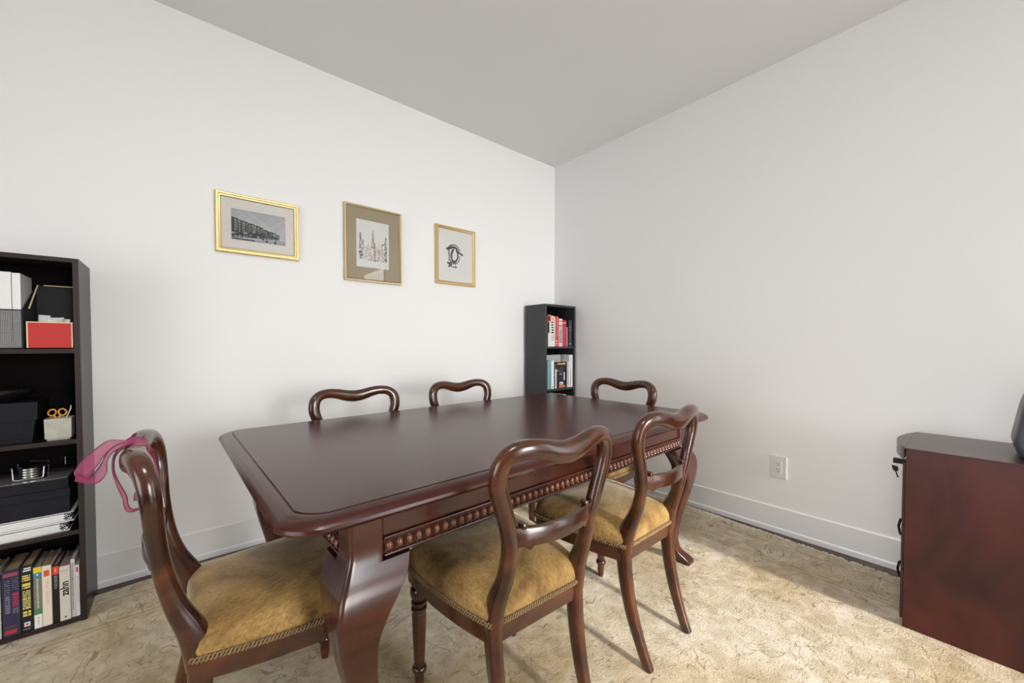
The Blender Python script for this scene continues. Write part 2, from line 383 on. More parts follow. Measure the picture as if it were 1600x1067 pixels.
# carved egg-and-dart moulding: shared meshes
me_egg = MB(); me_egg.rings([[(.0092*math.sin(a)*math.cos(t), -.0095*math.sin(a)*math.sin(t), .0125*math.cos(a)) for t in np.linspace(0, PI, 7)] for a in np.linspace(.12, PI-.12, 8)], cap=False)
egg_o = me_egg.build('egg_tmp', M_bead); egg_mesh = egg_o.data; bpy.data.objects.remove(egg_o)
dart = MB()
for sg in (-1, 1):
    dart.tube([(sg*.0112*math.sin(a), -.0035, .0160*math.cos(a)-.001) for a in np.linspace(.25, PI-.15, 8)], .0013, 5)
dart.tube([(.0129, -.003, .014), (.0129, -.006, 0), (.0129, -.002, -.014)], .0013, 5)
d_o = dart.build('dart_tmp', M_mah); dart_mesh = d_o.data; bpy.data.objects.remove(d_o)
for b_, ax, s, half in ap:
    rail = MB(); zc = .6265-Z0
    if ax == 'x':
        yy = s*(AY-.010); rail.box(-half, half, min(yy, yy+s*.004), max(yy, yy+s*.004), zc-.019, zc+.019)
        rail.tube([(-half, yy+s*.005, zc+.0205), (half, yy+s*.005, zc+.0205)], .0035, 8); rail.tube([(-half, yy+s*.005, zc-.0205), (half, yy+s*.005, zc-.0205)], .0045, 8)
    else:
        xx = s*(AX-.010); rail.box(min(xx, xx+s*.004), max(xx, xx+s*.004), -half, half, zc-.019, zc+.019)
        rail.tube([(xx+s*.005, -half, zc+.0205), (xx+s*.005, half, zc+.0205)], .0035, 8); rail.tube([(xx+s*.005, -half, zc-.0205), (xx+s*.005, half, zc-.0205)], .0045, 8)
    rl = rail.build('moulding', M_mah, table, smooth=40); rl['label'] = 'carved egg-and-dart moulding'
    n = int(2*half/.0258)
    for i in range(n):
        c = -half+.013+(2*half-.026)*i/(n-1)
        for me, nm in ((egg_mesh, 'egg_bead'), (dart_mesh, 'dart_scroll')):
            o = link(nm, me, rl)
            if ax == 'x': o.location = (c, s*(AY-.006), zc); o.rotation_euler.z = 0 if s < 0 else PI
            else: o.location = (s*(AX-.006), c, zc); o.rotation_euler.z = PI/2*s
# cabriole legs (outer corner at AX,AY)
leg_prof = catmull([(az1, 0, .041), (.66, 0, .041), (.615, 0, .041), (.575, .010, .0445), (.535, .024, .048), (.49, .029, .0475), (.43, .027, .0435), (.36, .018, .038), (.27, .002, .032), (.18, -.010, .0270), (.11, -.011, .0245), (.065, .000, .026), (.035, .022, .031), (.016, .034, .033), (0, .036, .032)], 4)
def leg_mesh():
    R = []
    for z, d, s_ in leg_prof:
        cx = AX-.041+d; cy = AY-.041+d; ring = []
        r_ = min(.010, s_*.3)
        for q, (ux, uy) in enumerate(((1, 1), (-1, 1), (-1, -1), (1, -1))):
            for t in (-.5, 0, .25, .5, .75, 1, 1.5):
                tt = min(max(t, 0), 1); a = PI/2*(q+tt); e = .006*(max(0, -t)+max(0, t-1))*2
                px_, py_ = ux*(s_-r_)+r_*math.cos(a), uy*(s_-r_)+r_*math.sin(a)
                if t < 0: px_ += e*math.sin(a); py_ -= e*math.cos(a)
                if t > 1: px_ -= e*math.sin(a); py_ += e*math.cos(a)
                ring.append((cx+px_, cy+py_, z))
        R.append(ring)
    return R
def interp(z, k): return float(np.interp(z, leg_prof[::-1, 0], leg_prof[::-1, k]))
def mirror(pts, sx, sy): return [(x*sx, y*sy, z) for x, y, z in pts]
ear = catmull([(.600-Z0, .068), (.580, .067), (.560, .064), (.535, .052), (.51, .038), (.485, .024), (.455, .011), (.43, .003), (.40, -.004)], 4)
for sx in (-1, 1):
    for sy in (-1, 1):
        m = MB(); m.rings([mirror(r, sx, sy) for r in leg_mesh()])
        for axis in (0, 1):
            R = []
            for z, e in ear:
                z = float(z); d, s_ = interp(z, 1), interp(z, 2)
                f1 = AY-.041+d+s_+.0004; f0 = f1-.05; i0 = AX-.041+d; i1 = AX-.041+d-s_-float(e)
                q = [(i0, f1), (i1+.006, f1), (i1, f1-.006), (i1, f0), (i0, f0)]
                if axis == 1: q = [(b+AX-AY, a-AX+AY) for a, b in q]
                R.append(mirror([(a, b, z) for a, b in q], sx, sy))
            m.rings(R)
        m.build('leg', M_mah, table, smooth=42)

# ------------------------------------------------------------------ balloon-back chairs
def seat_outline(grow=0, n=9):
    """rounded trapezoid, front (+y) wide"""
    hb, hf, y0, y1 = .165+grow, .222+grow, -.195-grow, .205+grow
    cs = [(-hb, y0, .022), (hb, y0, .022), (hf, y1, .05), (-hf, y1, .05)]; pts = []
    for i, (x, y, r) in enumerate(cs):
        p = Vector((x, y)); a = Vector(cs[i-1][:2]); b = Vector(cs[(i+1) % 4][:2])
        da = (a-p).normalized()*r; db = (b-p).normalized()*r
        for k in range(n):
            t = k/(n-1); pts.append(((p+da)*(1-t)**2+p*2*t*(1-t)+(p+db)*t*t))
        # fill along the edge with a gentle bow
        q0 = p+db; nx_ = cs[(i+1) % 4]; p2 = Vector(nx_[:2]); q1 = p2+(p-p2).normalized()*nx_[2]
        nrm = Vector(((q1-q0).y, -(q1-q0).x)).normalized()
        for k in range(1, 9):
            t = k/9; pts.append(q0.lerp(q1, t)+nrm*(.012 if i in (1, 3) else .008 if i == 2 else 0)*4*t*(1-t))
    return pts
def make_chair(label, loc, rz):
    ch = thing('dining_chair', label, 'chair', loc, rz, 'balloon-back dining chairs around the table')
    # rails
    out = seat_outline(); inn = seat_outline(-.03)
    z0, z1 = .345, .392
    R = [[(p.x, p.y, z0) for p in inn], [(p.x, p.y, z0) for p in out], [(p.x*1.004, p.y*1.004, z0+.01) for p in out], [(p.x*1.004, p.y*1.004, z1) for p in out], [(p.x, p.y, z1+.004) for p in inn]]
    MB().rings(R, cap=False, loop=True).build('seat_frame', M_chair, ch)
    # cushion
    c0 = Vector((0, .005)); R = []
    for g, z in ((-.004, .388), (.004, .400), (.006, .420), (.003, .440), (-.006, .456), (-.022, .468), (-.05, .477), (-.09, .484), (-.13, .488)):
        R.append([(p.x, p.y, z+.004*math.sin(9*p.x)*math.sin(8*p.y+1)) for p in seat_outline(g)])
    seat = MB().rings(R).build('seat', M_velvet, ch, smooth=60)
    # gimp braid: two twisted strands around the cushion's lower edge
    o2 = seat_outline(.0075); per = [0]; P = [Vector((p.x, p.y, .401)) for p in o2]; P.append(P[0])
    for i in range(1, len(P)): per.append(per[-1]+(P[i]-P[i-1]).length)
    Ltot = per[-1]; ns = int(Ltot/.0032); g = MB(); PA = np.array([tuple(p) for p in P])
    for ph in (0, PI):
        pts = []
        for i in range(ns):
            s_ = Ltot*i/ns; q = [np.interp(s_, per, PA[:, k]) for k in range(3)]
            a = 2*PI*s_/.0165+ph; rad = .0042
            q2 = [np.interp((s_+.004) % Ltot, per, PA[:, k]) for k in range(3)]; t = Vector(q2)-Vector(q); t.normalize(); nr = Vector((t.y, -t.x, 0))
            pts.append(Vector(q)+nr*(math.cos(a)*rad*.6)+Vector((0, 0, math.sin(a)*rad*1.5)))
        g.tube(pts, .0026, 5, closed=True)
    g.build('braid_trim', M_gimp, ch, smooth=60)
    # back frame: one loop from seat corner over the crest to the other seat corner
    half = [(.150, -.178, .375, .021, .030), (.150, -.184, .42, .021, .030), (.147, -.197, .465, .021, .027), (.143, -.218, .515, .020, .022), (.142, -.234, .57, .020, .019), (.146, -.244, .625, .0205, .018),
            (.160, -.250, .68, .0215, .0175), (.177, -.253, .73, .0225, .018), (.189, -.256, .775, .0235, .0185), (.184, -.262, .820, .0235, .0195), (.160, -.272, .845, .0232, .021), (.122, -.282, .852, .0235, .022), (.080, -.288, .846, .0255, .0225), (.038, -.291, .834, .0285, .023)]
    rows = half + [(0, -.292, .829, .030, .023)] + [(-a, b, c, d, e) for a, b, c, d, e in half[::-1]]
    MB().sweep(catmull(rows, 5), (0, 1, 0), 16, 2.5).build('back_frame', M_chair, ch, smooth=60)
    # mid rail, bowed, with scroll ends and a small drop
    rail = MB(); R = []
    for x in np.linspace(-.137, .137, 23):
        y = -.243-.030*(1-(x/.137)**2); u = abs(x)/.137
        zt = .650+.006*u*u; zb = .608-.004*(1-u)+(-.010 if .70 < u < .80 else 0)
        R.append([(x, y-.008, zb), (x, y+.008, zb), (x, y+.009, zb+.01), (x, y+.009, zt-.006), (x, y+.005, zt), (x, y-.005, zt), (x, y-.009, zt-.006), (x, y-.009, zb+.01)])
    rl = rail.rings(R).build('mid_rail', M_chair, ch, smooth=35)
    for s in (-1, 1):
        x = s*.112; y = -.253
        MB().rings([[(x+.0085*math.cos(2*PI*k/12)*f, y+dy, .658+.0085*math.sin(2*PI*k/12)*f) for k in range(12)] for dy, f in ((-.012, .6), (-.010, 1), (.010, 1), (.012, .6))]).build('scroll', M_chair, rl, smooth=40)
        x -= s*.022
        MB().rings([[(x+.006*math.cos(2*PI*k/10)*f, y+dy, .603+.007*math.sin(2*PI*k/10)*f) for k in range(10)] for dy, f in ((-.010, .6), (-.008, 1), (.008, 1), (.010, .6))]).build('drop', M_chair, rl, smooth=40)
    # rear sabre legs
    for s in (-1, 1):
        rows = [(s*.150, -.178, .385, .018, .026), (s*.149, -.182, .33, .018, .024), (s*.147, -.192, .25, .017, .022), (s*.144, -.212, .16, .0155, .020), (s*.140, -.243, .07, .014, .0175), (s*.137, -.272, .0, .013, .016)]
        m = MB().sweep(catmull(rows, 5), (0, 1, 0), 12, 4.0); m.v = [(x, y, max(z, 0) if z > .002 else 0) for x, y, z in m.v]; m.build('leg', M_chair, ch, smooth=50)
    # turned front legs
    pr = [(.0, .36), (.026, .358), (.027, .348), (.020, .344), (.019, .338), (.0265, .330), (.0285, .318), (.0265, .304), (.019, .296), (.0185, .292), (.0245, .287), (.0250, .281), (.0185, .276), (.0185, .272), (.0245, .267), (.0250, .261), (.020, .255), (.0225, .245), (.0215, .19), (.0185, .12), (.0165, .085), (.0165, .080), (.0215, .076), (.0235, .068), (.0215, .060), (.0160, .055), (.0150, .045), (.0150, .03), (.0130, .010), (.0115, 0), (0, 0)]
    for s in (-1, 1):
        m = MB().lathe(pr, 18, (s*.190, .168, 0)); m.box(s*.190-.026, s*.190+.026, .142, .194, .345, .391, .004)
        m.build('leg', M_chair, ch, smooth=40)
    return ch
chair = make_chair('mahogany balloon-back chair nearest the camera, gold velvet seat, at the long side', (-1.922, -1.600, Z0), math.radians(-2))
dup(chair, (-1.35, -1.588, Z0), math.radians(.5), 'mahogany balloon-back chair on the near side, close to the far curved table leg')
A_chair = dup(chair, (-2.468, -1.283, Z0), -PI/2, 'mahogany balloon-back chair with the pink ribbon tied on its back')
dup(chair, (-1.978, -.745, Z0), PI, 'balloon-back chair behind the table, below the left and middle pictures', (1.08, 1, 1.0))
dup(chair, (-1.338, -.745, Z0), PI, 'balloon-back chair behind the table, nearer the corner, below the ink drawing', (1.06, 1, 1.0))
dup(chair, (-.770, -1.085, Z0), PI/2, 'balloon-back chair at the table end by the black corner bookcase', (1.14, 1, 1.0))

# ------------------------------------------------------------------ bookcases
def bookcase(name, label, x0, x1, yf, m, shelves, Ht=1.44):
    b = thing(name, label, 'bookcase', ((x0+x1)/2, yf/2, Z0)); hx = (x1-x0)/2; y0, y1 = yf/2, -yf/2-.026; t = .017
    for s in (-1, 1): MB().box(min(s*hx, s*(hx-t)), max(s*hx, s*(hx-t)), y0, y1, 0, Ht-Z0, .0015).build('side_panel', m, b, smooth=0)
    MB().box(-hx+t, hx-t, y0, y1, Ht-Z0-t, Ht-Z0, .001).build('top_panel', m, b, smooth=0)
    MB().box(-hx+t, hx-t, y1-.006, y1, 0, Ht-Z0-t).build('back_panel', M_back, b, smooth=0)
    for z in shelves: MB().box(-hx+t, hx-t, y0+.003, y1-.006, z-Z0-t, z-Z0, .001).build('shelf', m, b, smooth=0)
    return b
SH = [1.088, .733, .374, .026]
bookcase('bookcase', 'tall espresso bookcase filled with boxes and books beside the ribbon chair', -3.352, -2.973, -.277, M_esp, SH)
bookcase('bookcase', 'narrow charcoal bookcase standing in the corner behind the table', -.386, -.014, -.268, M_char, SH)

def book(label, x0, x1, z, h, depth, yf, cover, img=None, top_gap=.004, pages=M_pages, lean=0, group=None, text=None):
    """upright book, spine facing -y"""
    b = thing('book', label, 'book', ((x0+x1)/2, yf, z), 0, group); hx = (x1-x0)/2; t = min(.0022, hx*.3)
    b.rotation_euler.y = lean
    m = MB(); m.box(-hx, hx, 0, .0022, 0, h); m.box(-hx, -hx+t, 0, depth, 0, h); m.box(hx-t, hx, 0, depth, 0, h)
    m.build('cover', cover, b, smooth=0)
    MB().box(-hx+t+.0002, hx-t-.0002, .003, depth-.004, .003, h-top_gap).build('pages', pages, b, smooth=0)
    if img is not None: printed('spine_print', (-hx, -.0006, 0), (1, 0, 0), (0, 0, 1), 2*hx, h, img, b)
    if text:
        s, size, zc, col = text
        cu = bpy.data.curves.new('t', 'FONT'); cu.body = s; cu.size = size; cu.offset = .0007; cu.align_x = 'CENTER'; cu.align_y = 'CENTER'
        to = bpy.data.objects.new('t', cu); C.objects.link(to); dg = bpy.context.evaluated_depsgraph_get()
        me = bpy.data.meshes.new_from_object(to.evaluated_get(dg)); bpy.data.objects.remove(to)
        me.materials.clear(); me.materials.append(col)
        o = link('spine_title', me, b); o.matrix_local = Matrix(((0, -1, 0, 0), (0, 0, -1, -.0011), (1, 0, 0, zc), (0, 0, 0, 1)))
    return b
S = lambda *c: np.array(srgb(*c)[:3])
def spine(w_, h_, base): a = np.zeros((h_, w_, 3)); a[:] = S(*base); return a
def marks(a, x0, x1, y0, y1, col, n, thick=.6, seed=1):
    """rows of illegible letter strokes stacked down the spine"""
    r = random.Random(seed); hgt = (y1-y0)/n
    for i in range(n):
        ya = int(y0+i*hgt); yb = max(ya+1, int(y0+(i+thick)*hgt)); a[ya:yb, x0:x1] = S(*col)
        if r.random() < .5 and x1-x0 > 3: q = r.randint(x0+1, x1-2); a[ya:yb, q:q+1] = a[0, 0]
    return a
def cut(a, x0, x1, y0, y1, col): a[int(y0):int(y1), int(x0):int(x1)] = S(*col); return a
c_ = lambda n_, r, g, b: mat('cover_'+n_, srgb(r, g, b), .45)
YF = -.268; zb = SH[3]+.0005; G1 = 'books on the lowest shelf of the espresso bookcase'
im = spine(14, 90, (38, 38, 66)); cut(im, 1, 13, 4, 9, (150, 60, 80)); marks(im, 2, 6, 14, 60, (120, 115, 125), 15, .5, 3); marks(im, 8, 13, 12, 30, (105, 95, 110), 6, .5, 4); marks(im, 8, 13, 32, 52, (165, 40, 75), 7, .7, 5); marks(im, 8, 13, 53, 62, (120, 115, 125), 4, .5, 6); cut(im, 1, 11, 76, 78, (110, 45, 65)); cut(im, 1, 11, 81, 87, (160, 40, 60))
book('thick navy hardback with red bands on the bottom shelf', -3.185, -3.144, zb, .247, .17, YF, c_('navy', 38, 38, 66), im, group=G1)
im = spine(14, 90, (14, 13, 13)); cut(im, 4, 12, 3, 5, (215, 215, 210)); cut(im, 3, 12, 6, 8, (215, 215, 210)); marks(im, 2, 11, 13, 22, (215, 200, 95), 3, .8, 1); marks(im, 2, 11, 24, 32, (215, 200, 95), 3, .75, 2); marks(im, 2, 11, 34, 60, (215, 205, 120), 12, .6, 9); marks(im, 2, 11, 62, 70, (215, 200, 90), 2, .85, 3); cut(im, 3, 10, 77, 83, (205, 200, 200)); cut(im, 5, 8, 79, 81, (170, 50, 40)); cut(im, 2, 10, 86, 87, (140, 140, 140))
book('thick black paperback with large yellow lettering on its spine', -3.142, -3.112, zb, .250, .17, YF, c_('black', 14, 13, 13), im, group=G1)
im = spine(10, 90, (120, 118, 106)); cut(im, 0, 10, 1, 9, (225, 200, 40)); cut(im, 0, 10, 9, 16, (60, 130, 165)); cut(im, 4, 6, 11, 13, (230, 235, 240)); marks(im, 4, 6, 18, 62, (210, 208, 200), 24, .6, 8); cut(im, 0, 10, 62, 70, (70, 125, 70)); cut(im, 0, 10, 70, 90, (225, 222, 215)); marks(im, 5, 6, 74, 86, (120, 120, 120), 7, .6, 2)
book('slim grey paperback with yellow, blue and green spine bands', -3.111, -3.091, zb, .236, .165, YF, c_('greyband', 120, 118, 106), im, group=G1, pages=mat('pages_grey', (.42, .39, .31, 1), .8))
im = spine(10, 90, (226, 214, 194)); cut(im, 2, 8, 7, 16, (205, 90, 45)); marks(im, 4, 7, 21, 60, (222, 178, 150), 16, .55, 4)
book('cream hardback with orange square near the top of its spine', -3.090, -3.066, zb, .232, .165, YF, c_('cream', 226, 214, 194), im, group=G1)
im = spine(8, 90, (16, 14, 14)); cut(im, 0, 8, 2, 15, (222, 68, 48)); cut(im, 3, 5, 5, 11, (240, 150, 130)); marks(im, 2, 6, 17, 38, (150, 145, 145), 12, .6, 5)
book('black paperback with a red band at the spine top', -3.064, -3.048, zb, .224, .16, YF+.004, c_('black2', 16, 14, 14), im, group=G1, pages=mat('pages_pink', (.42, .30, .26, 1), .8))
im = spine(14, 90, (205, 200, 188)); cut(im, 2, 12, 7, 9, (170, 175, 160)); cut(im, 6, 8, 83, 86, (30, 30, 30))
book('broad pale paperback with zahn printed in black on the spine', -3.046, -3.018, zb, .214, .165, YF, c_('pale', 205, 200, 188), im, group=G1, pages=mat('pages_pink', (.42, .30, .26, 1), .8), text=('zahn', .031, .125, M_black))
im = spine(8, 90, (205, 203, 198)); marks(im, 2, 5, 6, 80, (110, 110, 112), 40, .55, 6)
book('tall thin white paperback leaning with small grey spine lettering', -3.017, -3.006, zb, .231, .15, YF+.006, c_('white1', 205, 203, 198), im, group=G1, pages=M_white, text=None)
im = spine(8, 90, (210, 206, 202)); cut(im, 2, 6, 4, 13, (190, 70, 55)); marks(im, 3, 6, 20, 66, (150, 140, 145), 24, .5, 7)
book('short thin white paperback with red square next to the bookcase side', -3.005, -2.994, zb, .205, .145, YF+.004, c_('white2', 210, 206, 202), im, group=G1, pages=M_white)
book('thin pale grey book at the left edge of the bottom shelf', -3.200, -3.187, zb, .238, .16, YF, c_('lgrey', 185, 182, 175), None, group=G1)
book('white book half cut off by the left edge, bottom shelf', -3.222, -3.201, zb, .243, .16, YF, c_('white3', 215, 212, 205), None, group=G1)

# black mesh magazine holder with two white catalogues
zs = SH[0]+.0005
hold = thing('magazine_holder', 'black wire mesh magazine holder on the top bookcase shelf', 'holder', (-3.19, -.25, zs))
m = MB(); x0, x1, y0, y1, hf, hb = -.068, .068, 0, .20, .145, .26
m.tube([(x0, y0, hf), (x1, y0, hf), (x1, y1, hb), (x0, y1, hb)], .0022, 6, closed=True); m.tube([(x0, y0, .003), (x1, y0, .003), (x1, y1, .003), (x0, y1, .003)], .0022, 6, closed=True)
for x in (x0, x1):
    m.tube([(x, y0, .003), (x, y0, hf)], .002, 6); m.tube([(x, y1, .003), (x, y1, hb)], .002, 6)
m.build('rim', M_black, hold)
m = MB()
for i in range(1, 34): x = x0+(x1-x0)*i/34; m.box(x-.00045, x+.00045, y0-.0006, y0+.0006, .003, hf)
for i in range(1, 36): z = hf*i/36; m.box(x0, x1, y0-.0006, y0+.0006, z-.00045, z+.00045)
for x in (x0, x1):
    for i in range(1, 40): y = y0+(y1-y0)*i/40; m.box(x-.0006, x+.0006, y-.00045, y+.00045, .003, hf+(hb-hf)*i/40)
    for i in range(1, 50): z = hb*i/50; ys = y0 if z < hf else y0+(y1-y0)*(z-hf)/(hb-hf); m.box(x-.0006, x+.0006, ys, y1, z-.00045, z+.00045)
m.box(x0, x1, y0, y1, .002, .004)
ms = m.build('mesh', M_black, hold, smooth=0); ms['kind'] = 'stuff'
for a, b, lab, hh in ((-3.240, -3.148, 'wide white catalogue standing in the mesh holder', .284), (-3.146, -3.126, 'narrow white catalogue at the right of the mesh holder', .282)):
    cat_ = thing('catalogue', lab, 'catalogue', ((a+b)/2, -.2455, zs+.0045), 0, 'catalogues in the mesh holder')
    MB().box(-(b-a)/2, (b-a)/2, 0, .0012, 0, hh-.004).build('spine', M_white, cat_, smooth=0)
    m = MB(); npg = max(6, int((b-a)/.0042))
    for i in range(npg):
        xa = -(b-a)/2+(b-a)*i/npg; m.box(xa+.0003, xa+(b-a)/npg-.0003, .0015+.0006*random.random(), .15, 0, hh-.004-.002*random.random())
    m.build('pages', M_white, cat_, smooth=0)
# red-fronted box with open lid
bx = thing('storage_box', 'open box with red front panel and cream edges on the top shelf', 'box', (-3.0535, -.262, zs)); hw, hd, hh = .0585, .15, .103; t = .004
m = MB(); m.box(-hw, hw, 0, hd, 0, t); m.box(-hw, -hw+t, t, hd-t, t, hh-.001); m.box(hw-t, hw, t, hd-t, t, hh-.001); m.box(-hw, hw, hd-t, hd, t, hh-.001); m.build('body', M_black, bx, smooth=0)
MB().box(-hw+t, hw-t, .0008, t, t, hh-t).build('front_panel', M_red, bx, smooth=0)
m = MB(); m.box(-hw, hw, 0, t, 0, t); m.box(-hw, hw, 0, t, hh-t, hh); m.box(-hw, -hw+t, 0, t, t, hh-t); m.box(hw-t, hw, 0, t, t, hh-t)
m.box(-hw-.0002, -hw+.0025, t, hd, hh-.003, hh+.0005); m.box(hw-.0025, hw+.0002, t, hd, hh-.003, hh+.0005)
m.build('edging', M_cream, bx, smooth=0)
lid = MB(); lid.box(-hw, hw, hd+.002, hd+.007, hh-.002, hh+.150); l_ = lid.build('lid', M_black, bx, smooth=0)
m = MB(); m.box(-hw+.02, hw, hd-.001, hd+.008, hh+.1502, hh+.1545); m.box(-hw-.0045, -hw-.0002, hd-.062, hd+.008, hh+.095, hh+.155) if False else None
m.rings([[(-hw+.0, hd-.118, hh+.050), (-hw+.004, hd-.118, hh+.050), (-hw+.004, hd-.114, hh+.050), (-hw, hd-.114, hh+.050)], [(-hw+.006, hd-.02, hh+.152), (-hw+.010, hd-.02, hh+.152), (-hw+.010, hd-.016, hh+.152), (-hw+.006, hd-.016, hh+.152)]])
m.build('lid_edging', M_cream, l_, smooth=0)
for i, (px, py, w_, h_, rz, tl) in enumerate(((-.028, .06, .030, .125, .2, .1), (.006, .075, .05, .118, -.1, -.15), (.024, .05, .022, .112, .4, .2), (-.002, .045, .030, .108, .1, -.1))):
    labs = ('tallest white folded slip standing in the red box', 'wide grey-white slip at the back of the red box', 'small white slip at the right inside the red box', 'low crumpled white slip in the middle of the red box')
    m = MB(); g = [[(w_*(u-.5), .004*math.sin(5*u+3*v+i), h_*v) for u in np.linspace(0, 1, 7)] for v in np.linspace(0, 1, 7)]
    R = [r+[(a, b+.0012, c) for a, b, c in r[::-1]] for r in g]
    o = tag(m.rings(R).build('paper_slip', M_white, None, smooth=0, loc=(-3.0535+px, -.262+py, zs+t+.002)), labs[i], 'paper', 'paper slips in the red box'); o.rotation_euler = (tl*.3, tl*.4, rz)

# row two: black lidded box, glossy bowl, stone cup with scissors
z2 = SH[1]+.0005
bb = thing('lidded_box', 'black tapered box with a deep lid on the second shelf', 'box', (-3.205, -.165, z2))
MB().rings([[(-.085, -.075, 0), (.095, -.075, 0), (.095, .075, 0), (-.085, .075, 0)], [(-.098, -.083, .088), (.106, -.083, .088), (.106, .083, .088), (-.098, .083, .088)]]).build('body', M_navyblk, bb, smooth=0)
MB().rings([[(-.104, -.090, .086), (.112, -.090, .086), (.112, .088, .086), (-.104, .088, .086)], [(-.106, -.092, .154), (.114, -.092, .154), (.114, .090, .154), (-.106, .090, .154)]]).build('lid', M_navyblk, bb, smooth=0)
bo = tag(MB().lathe([(0, 0), (.045, 0), (.050, .004), (.075, .018), (.092, .034), (.094, .040), (.096, .046), (.093, .049), (.088, .044), (.07, .026), (.04, .012), (0, .010)], 36).build('bowl', M_gloss, None, 50, (-3.205, -.165, z2+.1545)), 'glossy black bowl on top of the black lidded box', 'bowl')
cup = thing('pencil_cup', 'square off-white stone pencil cup on a small plinth', 'cup', (-3.041, -.222, z2))
MB().box(-.030, .030, -.028, .028, 0, .008, .001).build('plinth', M_stone, cup, smooth=0)
m = MB(); q = lambda a, z: [(-a, -a*.95, z), (a, -a*.95, z), (a, a*.95, z), (-a, a*.95, z)]
m.rings([q(.0345, .008), q(.0355, .084), q(.0315, .084), q(.0305, .016)]); m.build('body', M_stone, cup, smooth=0)
def loop(cx, cz, rx, rz, tilt, n=20): return [(cx+rx*math.cos(a)*math.cos(tilt)-rz*math.sin(a)*math.sin(tilt), .002*math.cos(a), cz+rx*math.cos(a)*math.sin(tilt)+rz*math.sin(a)*math.cos(tilt)) for a in np.linspace(0, 2*PI, n, endpoint=False)]
sc_ = thing('scissors', 'scissors with yellow finger loops standing in the stone cup', 'scissors', (-3.048, -.222, z2+.017))
for s in (-1, 1):
    m = MB().tube(loop(s*.0135+.001, .088, .0100, .0125, s*.25), .0026, 8, closed=True); m.tube([(s*.008+.001, 0.001*s, .077), (s*.004, .001*s, .066), (s*.002, .001*s, .050)], .0032, 8); m.build('handle', M_yellow, sc_)
    MB().prism([(s*.001-.003, .002), (s*.001+.002, .000), (s*.001+.004, .052), (s*.001-.004, .052)], 1, s*.0012-.0008, s*.0012+.0008).build('blade', M_steel, sc_, smooth=0)
tag(MB().tube([(0, 0, 0), (.002, 0, .03), (.006, 0, .065), (.014, 0, .088), (.018, 0, .100), (.018, 0, .112)], [.002, .002, .0022, .0022, .002, .0012], 8).build('cable_tie', M_white, None, loc=(-3.030, -.215, z2+.017)), 'thin white curved strip sticking out of the stone cup', 'strip')

# row three: two white binders, dark box, grey lidded box, coaster set
z3 = SH[2]+.0005
def binder(label, z, x1, dy, rz):
    b = thing('ring_binder', label, 'binder', (x1-.15, -.160+dy, z), rz, 'white binders in the stack')
    m = MB(); m.box(-.15, .15, -.105, .105, 0, .0022); m.box(-.15, .15, -.105, .105, .034, .0362); m.box(-.15, -.148, -.105, .105, .002, .034); m.build('cover', M_white, b, smooth=0)
    m = MB()
    for k in range(7): m.box(-.143, .128-.003*k % .007, -.104+.0012*(k % 3), .100, .004+.0038*k, .0074+.0038*k)
    m.build('pages', M_white, b, smooth=0)
    m = MB().tube([(.136+.009*math.cos(a), -.098, .017+.012*math.sin(a)) for a in np.linspace(0, 2*PI, 16, endpoint=False)], .0018, 6, closed=True); m.tube([(.136+.004*math.cos(a), -.101, .017+.005*math.sin(a)) for a in np.linspace(0, 2*PI, 12, endpoint=False)], .0015, 6, closed=True); m.build('ring', M_steel, b)
    MB().box(.129, .148, -.09, .09, .004, .032).build('ring_mechanism', M_black, b, smooth=0)
binder('lower white ring binder lying on the third shelf', z3, -3.020, .002, .03)
binder('upper white ring binder under the dark flat box', z3+.0367, -3.004, .004, -.01)
zz = z3+.0735
fb = thing('flat_box', 'dark blue-black flat card box lying on the white binders', 'box', (-3.165, -.160, zz))
MB().box(-.152, .150, -.098, .10, 0, .062, .0015).build('body', M_navyblk, fb, smooth=0)
MB().box(-.154, .152, -.100, .102, .0625, .095, .0015).build('lid', M_navyblk, fb, smooth=0)
gb = thing('flat_box', 'flat box with glossy grey top carrying the coaster set', 'box', (-3.170, -.160, zz+.0955))
MB().box(-.152, .152, -.098, .10, 0, .040, .0015).build('body', M_navyblk, gb, smooth=0)
MB().box(-.151, .151, -.097, .099, .0402, .0420).build('top_sheet', M_greylid, gb, smooth=0)
MB().box(.035, .085, -.06, .00, .0421, .0425).build('printed_panel', M_navyblk, gb, smooth=0)
zt = zz+.0955+.0425
ho = thing('coaster_holder', 'chrome wire coaster holder on the glossy grey box', 'holder', (-3.125, -.205, zt))
m = MB().tube([(-.040, -.012, .052), (-.038, -.012, .006), (-.030, -.012, .003), (.030, -.012, .003), (.037, -.012, .006), (.040, -.012, .045), (.052, .012, .056), (.085, .05, .062), (.085, .05, .03)], .0022, 8)
m.tube([(-.040, .06, .052), (-.038, .06, .003), (.037, .06, .003), (.040, .06, .052), (-.008, .06, .058)], .0022, 8); m.tube([(-.034, -.012, .003), (-.034, .06, .003)], .002, 6); m.tube([(.034, -.012, .003), (.034, .06, .003)], .002, 6); m.build('wire_frame', M_steel, ho)
for k, nm in enumerate(('lowest', 'second lowest', 'second highest', 'topmost')):
    tag(MB().lathe([(0, 0), (.031, 0), (.033, .0015), (.033, .0065), (.031, .008), (0, .008)], 28).build('coaster', M_steel, None, 40, (-3.125, -.180, zt+.0056+k*.0098)), nm+' round steel coaster in the wire holder', 'coaster', 'coasters in the holder')

